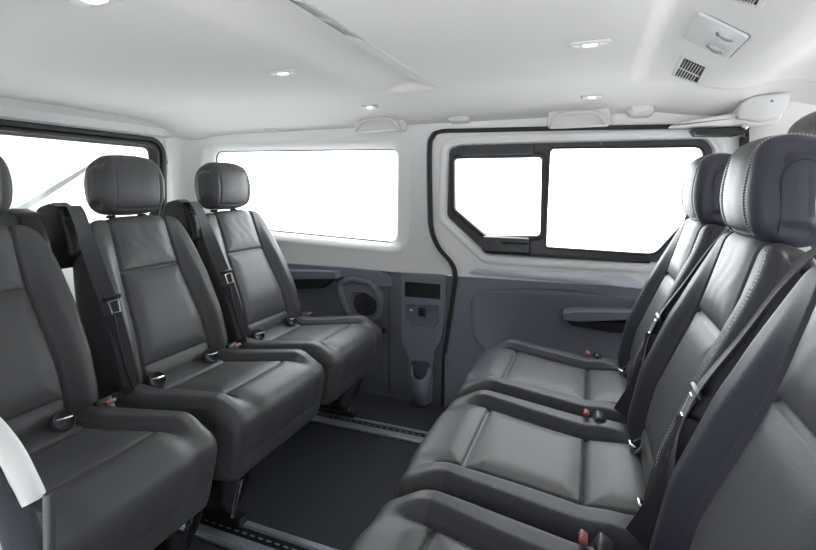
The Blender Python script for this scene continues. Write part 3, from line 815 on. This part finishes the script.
# flocked seal below it and lower post
sl = [at(u, v, Y=YN-.015) for u, v in ((-50, 440), (-22, 458), (-4, 480), (8, 500), (18, 525), (26, 555), (32, 600))]
S(MB().tube(smooth_path(sl, 5), .020, 14).obj('trim_13', 'velvet'))
q = at(47, 494, Y=YN-.01)
S(MB().box((q.x-.002, YN-.006, q.z/2), (.011, .014, q.z), .004).obj('trim_14', 'frame'))

# --- front of the compartment: far pillar beyond the door
fp = MB(); rg = []
for z_ in (0, .6, 1.0, 1.25, 1.30, 1.47):
    rg.append([Vector((.55, 2.20, z_)), Vector((.56, 2.15, z_)), Vector((.60, 2.125, z_)), Vector((.80, 2.115-.04*sm(1.0, 1.35, z_), z_)), Vector((1.15, 2.10, z_))])
S(fp.loft(rg, False).obj('wall_front', 'trim'))
# upper belt trim cover (raised pale panel under the headliner edge)
cv = rpoly(wxz([(734, 118), (742, 102), (753, 96), (793, 91), (787, 108), (779, 119), (760, 122)], 2.06), .02, 5)
cvo = MB().loft([y3(inset(cv, .008), 2.052), y3(inset(cv, .002), 2.056), y3(cv, 2.066), y3(cv, 2.16)], True, True, False).obj('trim_15', 'trim2', auto=50); S(cvo)
cw = rpoly(wxz([(664, 127), (690, 120), (735, 113), (783, 112), (778, 124), (744, 126)], 2.09), .012, 5)
MB().loft([y3(inset(cw, .005), 2.080), y3(cw, 2.088), y3(cw, 2.16)], True, True, False).obj('lower_lip', 'headliner', cvo, auto=50)
q = at(772, 101, Y=2.052)
MB().lathe([(.005, 0), (.005, -.003)], (q.x, 2.054, q.z), (0, 1, 0), 10).obj('cover_plug', 'dark', cvo)
# black sliding-door carrier under the rail
rl = empty('door_roller_carrier', (.40, 2.10, 1.27)); tag(rl, 'black door roller carrier tucked under the pale cover above the farthest opposite seat', 'door hardware')
c1 = rpoly(wxz([(690, 129), (745, 127), (748, 132), (735, 136), (695, 136)], 2.10), .012, 4)
rel(MB().loft([y3(inset(c1, .004), 2.085), y3(c1, 2.092), y3(c1, 2.15)], True, True, False), rl).obj('carrier_arm', 'black', rl)
q = at(743, 127, Y=2.08); rel(MB().lathe([(.012, 0), (.012, .02), (.007, .024)], (q.x, 2.08, q.z), (0, -1, 0), 16), rl).obj('roller', 'steel', rl)
q = at(741, 150, Y=2.15); rel(MB().box((q.x+.01, 2.15, q.z-.1), (.03, .02, .30), .006), rl).obj('seal_drop', 'rubber', rl)

# --- floor rails
def rail(yc, label, gap, w1_, w2_):
    r_ = empty('floor_rail', (-.6, yc, 0)); tag(r_, label, 'rail', 'aluminium seat rails in the floor')
    L_ = 2.6
    y1 = -(gap/2+w1_/2); y2 = gap/2+w2_/2
    for y_, w_ in ((y1, w1_), (y2, w2_)):
        mb = MB().box((0, y_, .005), (L_, w_, .010), .002)
        mb.box((0, y_-w_*.22, .0115), (L_, w_*.3, .003), .001)
        mb.obj('edge_strip', 'alu', r_)
    ct = MB().box((0, 0, .003), (L_, gap, .006), .001).obj('slotted_channel', 'black', r_)
    mb = MB()
    for i in range(int(L_/.03)):
        mb.box((-L_/2+.02+i*.03, 0, .007), (.016, gap*.12, .002), .0005)
    mb.obj('channel_slots', 'alu', ct, smooth=False)
rail(1.135, 'pale metal seat rail in the carpet nearer the camera, under the middle rear seat', .038, .042, .026)
rail(1.862, 'pale metal seat rail in the carpet near the cup holder wall', .034, .040, .014)

# ------------------------------------------------------------------ ceiling items
def lamp(u, v, label, sx_, sy_, xd, big=False):
    p = hit(u, v); n_ = nrm(p.x, p.y); e = empty('ceiling_lamp', p); tag(e, label, 'lamp', 'small ceiling lamps')
    Mx = frame_at(Vector((0, 0, 0)), n_, xd)
    def tf(mb): return mb.map(lambda q_: Mx @ q_)
    o_ = rpoly([(-sx_/2, -sy_/2), (sx_/2, -sy_/2), (sx_/2, sy_/2), (-sx_/2, sy_/2)], min(sx_, sy_)*.35, 6)
    z3 = lambda r_, z_: [Vector((a_[0], a_[1], z_)) for a_ in r_]
    tf(MB().loft([z3(o_, -.004), z3(o_, .005), z3(inset(o_, .004), .009), z3(inset(o_, .008), .009)], True, False, True)).obj('housing', 'trim2', e, auto=50)
    c_ = rpoly([(-sx_*.18, -sy_*.28), (sx_*.18, -sy_*.28), (sx_*.18, sy_*.28), (-sx_*.18, sy_*.28)], sy_*.25, 6)
    tf(MB().loft([z3(c_, .008), z3(c_, .011), z3(inset(c_, .003), .013)], True, False, True)).obj('lens', 'lens', e, auto=50)
    for s1 in (-1, 1):
        bt = rpoly([(s1*sx_*.32-sx_*.09, -sy_*.22), (s1*sx_*.32+sx_*.09, -sy_*.22), (s1*sx_*.32+sx_*.09, sy_*.22), (s1*sx_*.32-sx_*.09, sy_*.22)], .002, 3)
        tf(MB().loft([z3(bt, .008), z3(bt, .0115)], True, False, True)).obj('switch', 'trim', e)
lamp(283, 71, 'small ceiling lamp above the rear row, left of the long roof vent', .115, .042, (1, 0, 0))
lamp(370, 106, 'tiny ceiling lamp close to the far side above the long window', .085, .035, (1, 0, 0))
lamp(590, 42, 'wide ceiling lamp with a bright lens right of the roof vent', .115, .038, (1, 0, 0))
lamp(592, 95.5, 'small ceiling lamp above the sliding door window', .085, .03, (1, 0, 0))
lamp(94, -5, 'ceiling lamp cut by the top left edge of the picture', .15, .075, (1, 0, 0))
# long louvre on the duct edge
def louvre(name, X, Ya, Yb, label, w=.030):
    e = empty(name, (X, (Ya+Yb)/2, cz(X, (Ya+Yb)/2))); tag(e, label, 'air vent')
    sl_ = (cz(X+.02, .9)-cz(X-.02, .9))/.04
    def P(x_, y_, d_): return Vector((x_-X, y_-e.location.y, cz(x_, y_)-e.location.z-d_))
    mb = MB()
    for (xa, xb, ya, yb) in ((X-w/2-.006, X-w/2, Ya, Yb), (X+w/2, X+w/2+.006, Ya, Yb), (X-w/2, X+w/2, Ya, Ya+.006), (X-w/2, X+w/2, Yb-.006, Yb), (X-w/2, X+w/2, (Ya+Yb)/2-.004, (Ya+Yb)/2+.004)):
        vs_ = [P(xa, ya, -.002), P(xb, ya, -.002), P(xb, yb, -.002), P(xa, yb, -.002), P(xa, ya, .006), P(xb, ya, .006), P(xb, yb, .006), P(xa, yb, .006)]
        mb.add(vs_, [(0, 1, 2, 3), (4, 5, 6, 7), (0, 1, 5, 4), (1, 2, 6, 5), (2, 3, 7, 6), (3, 0, 4, 7)])
    mb.obj('vent_frame', 'trim2', e, smooth=False)
    MB().add([P(X-w/2, Ya, .0015), P(X+w/2, Ya, .0015), P(X+w/2, Yb, .0015), P(X-w/2, Yb, .0015), P(X-w/2, Ya, -.002), P(X+w/2, Ya, -.002), P(X+w/2, Yb, -.002), P(X-w/2, Yb, -.002)], [(0, 1, 2, 3), (4, 5, 6, 7), (0, 1, 5, 4), (1, 2, 6, 5), (2, 3, 7, 6), (3, 0, 4, 7)]).obj('vent_cavity', 'slot', e, smooth=False)
    mb = MB()
    for k in range(1, 4):
        xx = X-w/2+w*k/5
        mb.add([P(xx-.0012, Ya, .002), P(xx+.0012, Ya, .002), P(xx+.0012, Yb, .002), P(xx-.0012, Yb, .002), P(xx-.0012, Ya, .003), P(xx+.0012, Ya, .003), P(xx+.0012, Yb, .003), P(xx-.0012, Yb, .003)], [(0, 1, 2, 3), (4, 5, 6, 7), (0, 1, 5, 4), (1, 2, 6, 5), (2, 3, 7, 6), (3, 0, 4, 7)])
    mb.obj('slat', 'trim', e, smooth=False)
louvre('roof_vent', -.640, .90, 1.20, 'long slatted air vent along the lip of the roof duct above the gangway', .046)
# duct lip strip
mb = MB().tube([(XL, .40+.02*i, cz(XL, .40+.02*i)-.0005) for i in range(73)], .0022, 8); S(mb.obj('trim_16', 'trim2'))
# square vents and switch panel on the sloping duct
def quad_panel(px4, name):
    P4 = [hit(u, v) for u, v in px4]; c_ = sum(P4, Vector())/4; n_ = nrm(c_.x, c_.y)
    xd = (P4[1]-P4[0]).normalized(); Mx = frame_at(c_, n_, xd)
    inv = Mx.inverted(); return c_, Mx, [(inv @ q_).to_2d() for q_ in P4]
def vent(px4, label):
    c_, Mx, q4 = quad_panel(px4, 'v'); e = empty('air_vent', c_); tag(e, label, 'air vent', 'square slatted vents in the roof duct')
    Mr = Matrix.Translation(-c_) @ Mx
    def tf(mb): return mb.map(lambda q_: Mr @ q_)
    z3 = lambda r_, z_: [Vector((a_[0], a_[1], z_)) for a_ in r_]
    o_ = rpoly(q4, .008, 4); i_ = inset(o_, .013)
    tf(MB().loft([z3(o_, -.006), z3(o_, .001), z3(inset(o_, .003), .004), z3(inset(o_, .010), .005), z3(i_, .003), z3(i_, -.004)])).obj('vent_frame', 'trim2', e, auto=50)
    tf(MB().loft([z3(i_, .0005), z3(i_, .0015)], True, True, True)).obj('vent_cavity', 'slot', e, smooth=False)
    # slats parallel to the first edge direction of the quad, in two banks
    A = q4[0]; B_ = q4[1]; D_ = q4[3]; mb = MB()
    ex = (B_-A); ey = (D_-A)
    for k in range(1, 8):
        t_ = .12+.76*k/8
        a_ = A+ex*t_+ey*.12; b_ = A+ex*t_+ey*.88
        mb.strap([(a_.x, a_.y, .0035), (b_.x, b_.y, .0035)], Vector((.5, .1, 1)), .0034, .0014)
    a_ = A+ex*.12+ey*.5; b_ = A+ex*.88+ey*.5
    mb.tube([(a_.x, a_.y, .004), (b_.x, b_.y, .004)], .0022, 6)
    tf(mb).obj('slat', 'trim2', e, smooth=False)
vent([(682, 54), (711, 66), (701, 84), (670, 76)], 'square slatted air vent in the roof above the farthest opposite seat')
vent([(742, -22), (773, -12), (762, 9), (729, -2)], 'square slatted air vent cut by the top edge of the picture')
c_, Mx, q4 = quad_panel([(698, 10.5), (750, 35), (729, 56.5), (683.5, 37)], 'p')
cp = empty('roof_control_panel', c_); tag(cp, 'pale roof panel carrying two silver thumbwheel lamps, between the two square vents', 'control panel')
Mr = Matrix.Translation(-c_) @ Mx
def tfp(mb): return mb.map(lambda q_: Mr @ q_)
z3 = lambda r_, z_: [Vector((a_[0], a_[1], z_)) for a_ in r_]
o_ = rpoly(q4, .012, 5)
tfp(MB().loft([z3(inset(o_, -.004), -.004), z3(inset(o_, -.004), .002), z3(o_, .001)])).obj('panel_gap', 'dark', cp)
tfp(MB().loft([z3(o_, -.002), z3(o_, .005), z3(inset(o_, .003), .008)], True, False, True)).obj('panel_plate', 'trim2', cp, auto=50)
for (u, v) in ((727, 34), (717, 46)):
    pp_ = Mx.inverted() @ hit(u, v); pa = Mx.inverted() @ hit(u-8, v-4.5); pb = Mx.inverted() @ hit(u+10, v+5)
    dx = (pb-pa).to_2d(); L_ = dx.length; dx.normalize(); dy = Vector((-dx.y, dx.x)); rg = []
    for (sc, zz) in ((1, .006), (1, .009), (.9, .012), (.8, .011), (.76, .007)):
        rg.append([Vector((pp_.x, pp_.y, zz))+(dx*math.cos(2*PI*k/24)*L_/2*sc+dy*math.sin(2*PI*k/24)*L_*.27*sc).to_3d() for k in range(24)])
    kn = tfp(MB().loft(rg, True, False, True)).obj('knob_bezel', 'knob', cp, auto=60)
    rg = []
    for t_ in [-1, -.85, -.6, -.3, 0, .3, .6, .85, 1]:
        r_ = math.sqrt(max(.02, 1-t_*t_)); c2 = Vector((pp_.x, pp_.y, .008))+(dx*t_*L_*.36).to_3d()
        rg.append([c2+(dy*math.cos(2*PI*k/14)*L_*.17*r_).to_3d()+Vector((0, 0, max(0, math.sin(2*PI*k/14))*L_*.20*r_)) for k in range(14)])
    tfp(MB().loft(rg, True, True, True)).obj('thumbwheel', 'knob', kn, auto=60)

# grab handles and coat-hook covers under the headliner edge
def handle(u0, v0, u1, v1, label, drop=.052):
    ya = 2.09; a_ = at(u0, v0, Y=ya); b_ = at(u1, v1, Y=ya); e = empty('grab_handle', ((a_.x+b_.x)/2, ya, a_.z+.034)); tag(e, label, 'grab handle', 'grab handles above the side windows')
    w_ = b_.x-a_.x
    # base block
    o_ = rpoly([(-w_/2, -.050), (w_/2, -.050), (w_/2-.006, .028), (-w_/2+.006, .028)], .02, 5)
    yb = lambda z_: 0
    MB().loft([y3(o_, .07), y3(o_, .030), y3(inset(o_, .006), .020), y3(inset(o_, .012), .024)], True, False, True).obj('handle_base', 'headliner', e, auto=60)
    rg = []; N_ = 30; h_ = w_/2-.018
    for k in range(N_+1):
        t_ = k/N_; xx = -h_+2*h_*t_; s_ = abs(2*t_-1); zz = .008-.055*(s_**5); yy = .012-.012*(1-s_**4)
        rg.append((xx*(1-.03*(1-s_)), yy, zz))
    MB().tube(rg, [.0085]*(N_+1), 10).obj('grip', 'trim2', e, auto=60)
handle(352, 129, 402, 128, 'pale grab handle above the long side window')
handle(546, 124, 611, 121, 'pale grab handle above the sliding door window')
def hook(u, v, w_, label):
    p = at(u, v, Y=2.11); e = empty('coat_hook', (p.x, 2.11, p.z+.012)); tag(e, label, 'coat hook', 'coat hook covers above the side windows')
    o_ = rpoly([(-w_/2, .022), (w_/2, .022), (w_/2-.01, -.028), (-w_/2+.01, -.028)], .018, 5)
    MB().loft([y3(inset(o_, -.012), .06), y3(inset(o_, -.008), .022), y3(o_, .014), y3(inset(o_, .005), .015)], True, False, True).obj('hook_bezel', 'headliner', e, auto=60)
    o2 = inset(o_, .008)
    MB().loft([y3(o2, .016), y3(o2, .008), y3(inset(o2, .004), .005)], True, False, True).obj('hook_flap', 'trim', e, auto=60)
hook(268, 126, .10, 'pale folded coat hook above the left part of the long window')
hook(457.5, 116, .105, 'pale folded coat hook above the corner of the door seal')
hook(641, 109, .095, 'pale folded coat hook right of the sliding door grab handle')
# ------------------------------------------------------------------ outside
S(MB().box((0, 0, -.5), (40, 40, .02), 0).obj('ground', 'ground', smooth=False))
w = bpy.data.worlds.new('world'); bpy.context.scene.world = w; w.use_nodes = True
bg = w.node_tree.nodes['Background']; bg.inputs[0].default_value = (.96, .98, 1.0, 1); bg.inputs[1].default_value = 2.6
nt_ = w.node_tree; tc_ = nt_.nodes.new('ShaderNodeTexCoord'); sx_ = nt_.nodes.new('ShaderNodeSeparateXYZ'); mr_ = nt_.nodes.new('ShaderNodeMapRange')
mr_.inputs[1].default_value = -.35; mr_.inputs[2].default_value = .35; mr_.inputs[3].default_value = .15; mr_.inputs[4].default_value = 3.1
nt_.links.new(tc_.outputs['Generated'], sx_.inputs[0]); nt_.links.new(sx_.outputs[1], mr_.inputs[0]); m2_ = nt_.nodes.new('ShaderNodeMapRange'); m2_.inputs[1].default_value = .35; m2_.inputs[2].default_value = .95; m2_.inputs[3].default_value = 1; m2_.inputs[4].default_value = .6
mu_ = nt_.nodes.new('ShaderNodeMath'); mu_.operation = 'MULTIPLY'
nt_.links.new(sx_.outputs[2], m2_.inputs[0]); nt_.links.new(mr_.outputs[0], mu_.inputs[0]); nt_.links.new(m2_.outputs[0], mu_.inputs[1]); m3_ = nt_.nodes.new('ShaderNodeMapRange'); m3_.inputs[1].default_value = -1; m3_.inputs[2].default_value = -.3; m3_.inputs[3].default_value = .08; m3_.inputs[4].default_value = 1
mv_ = nt_.nodes.new('ShaderNodeMath'); mv_.operation = 'MULTIPLY'
nt_.links.new(sx_.outputs[0], m3_.inputs[0]); nt_.links.new(mu_.outputs[0], mv_.inputs[0]); nt_.links.new(m3_.outputs[0], mv_.inputs[1]); nt_.links.new(mv_.outputs[0], bg.inputs[1])
def area(name, loc, rot, sx_, sy_, e, col=(1, 1, 1)):
    l = bpy.data.lights.new(name, 'AREA'); l.shape = 'RECTANGLE'; l.size = sx_; l.size_y = sy_; l.energy = e; l.color = col
    o = bpy.data.objects.new(name, l); C.objects.link(o); o.location = loc; o.rotation_euler = rot; return o
# daylight through the open near door and soft light from the cab
vs_ = bpy.context.scene.view_settings
vs_.view_transform = 'Standard'; vs_.look = 'None'; vs_.exposure = 1.95; vs_.gamma = 1; vs_.use_curve_mapping = False
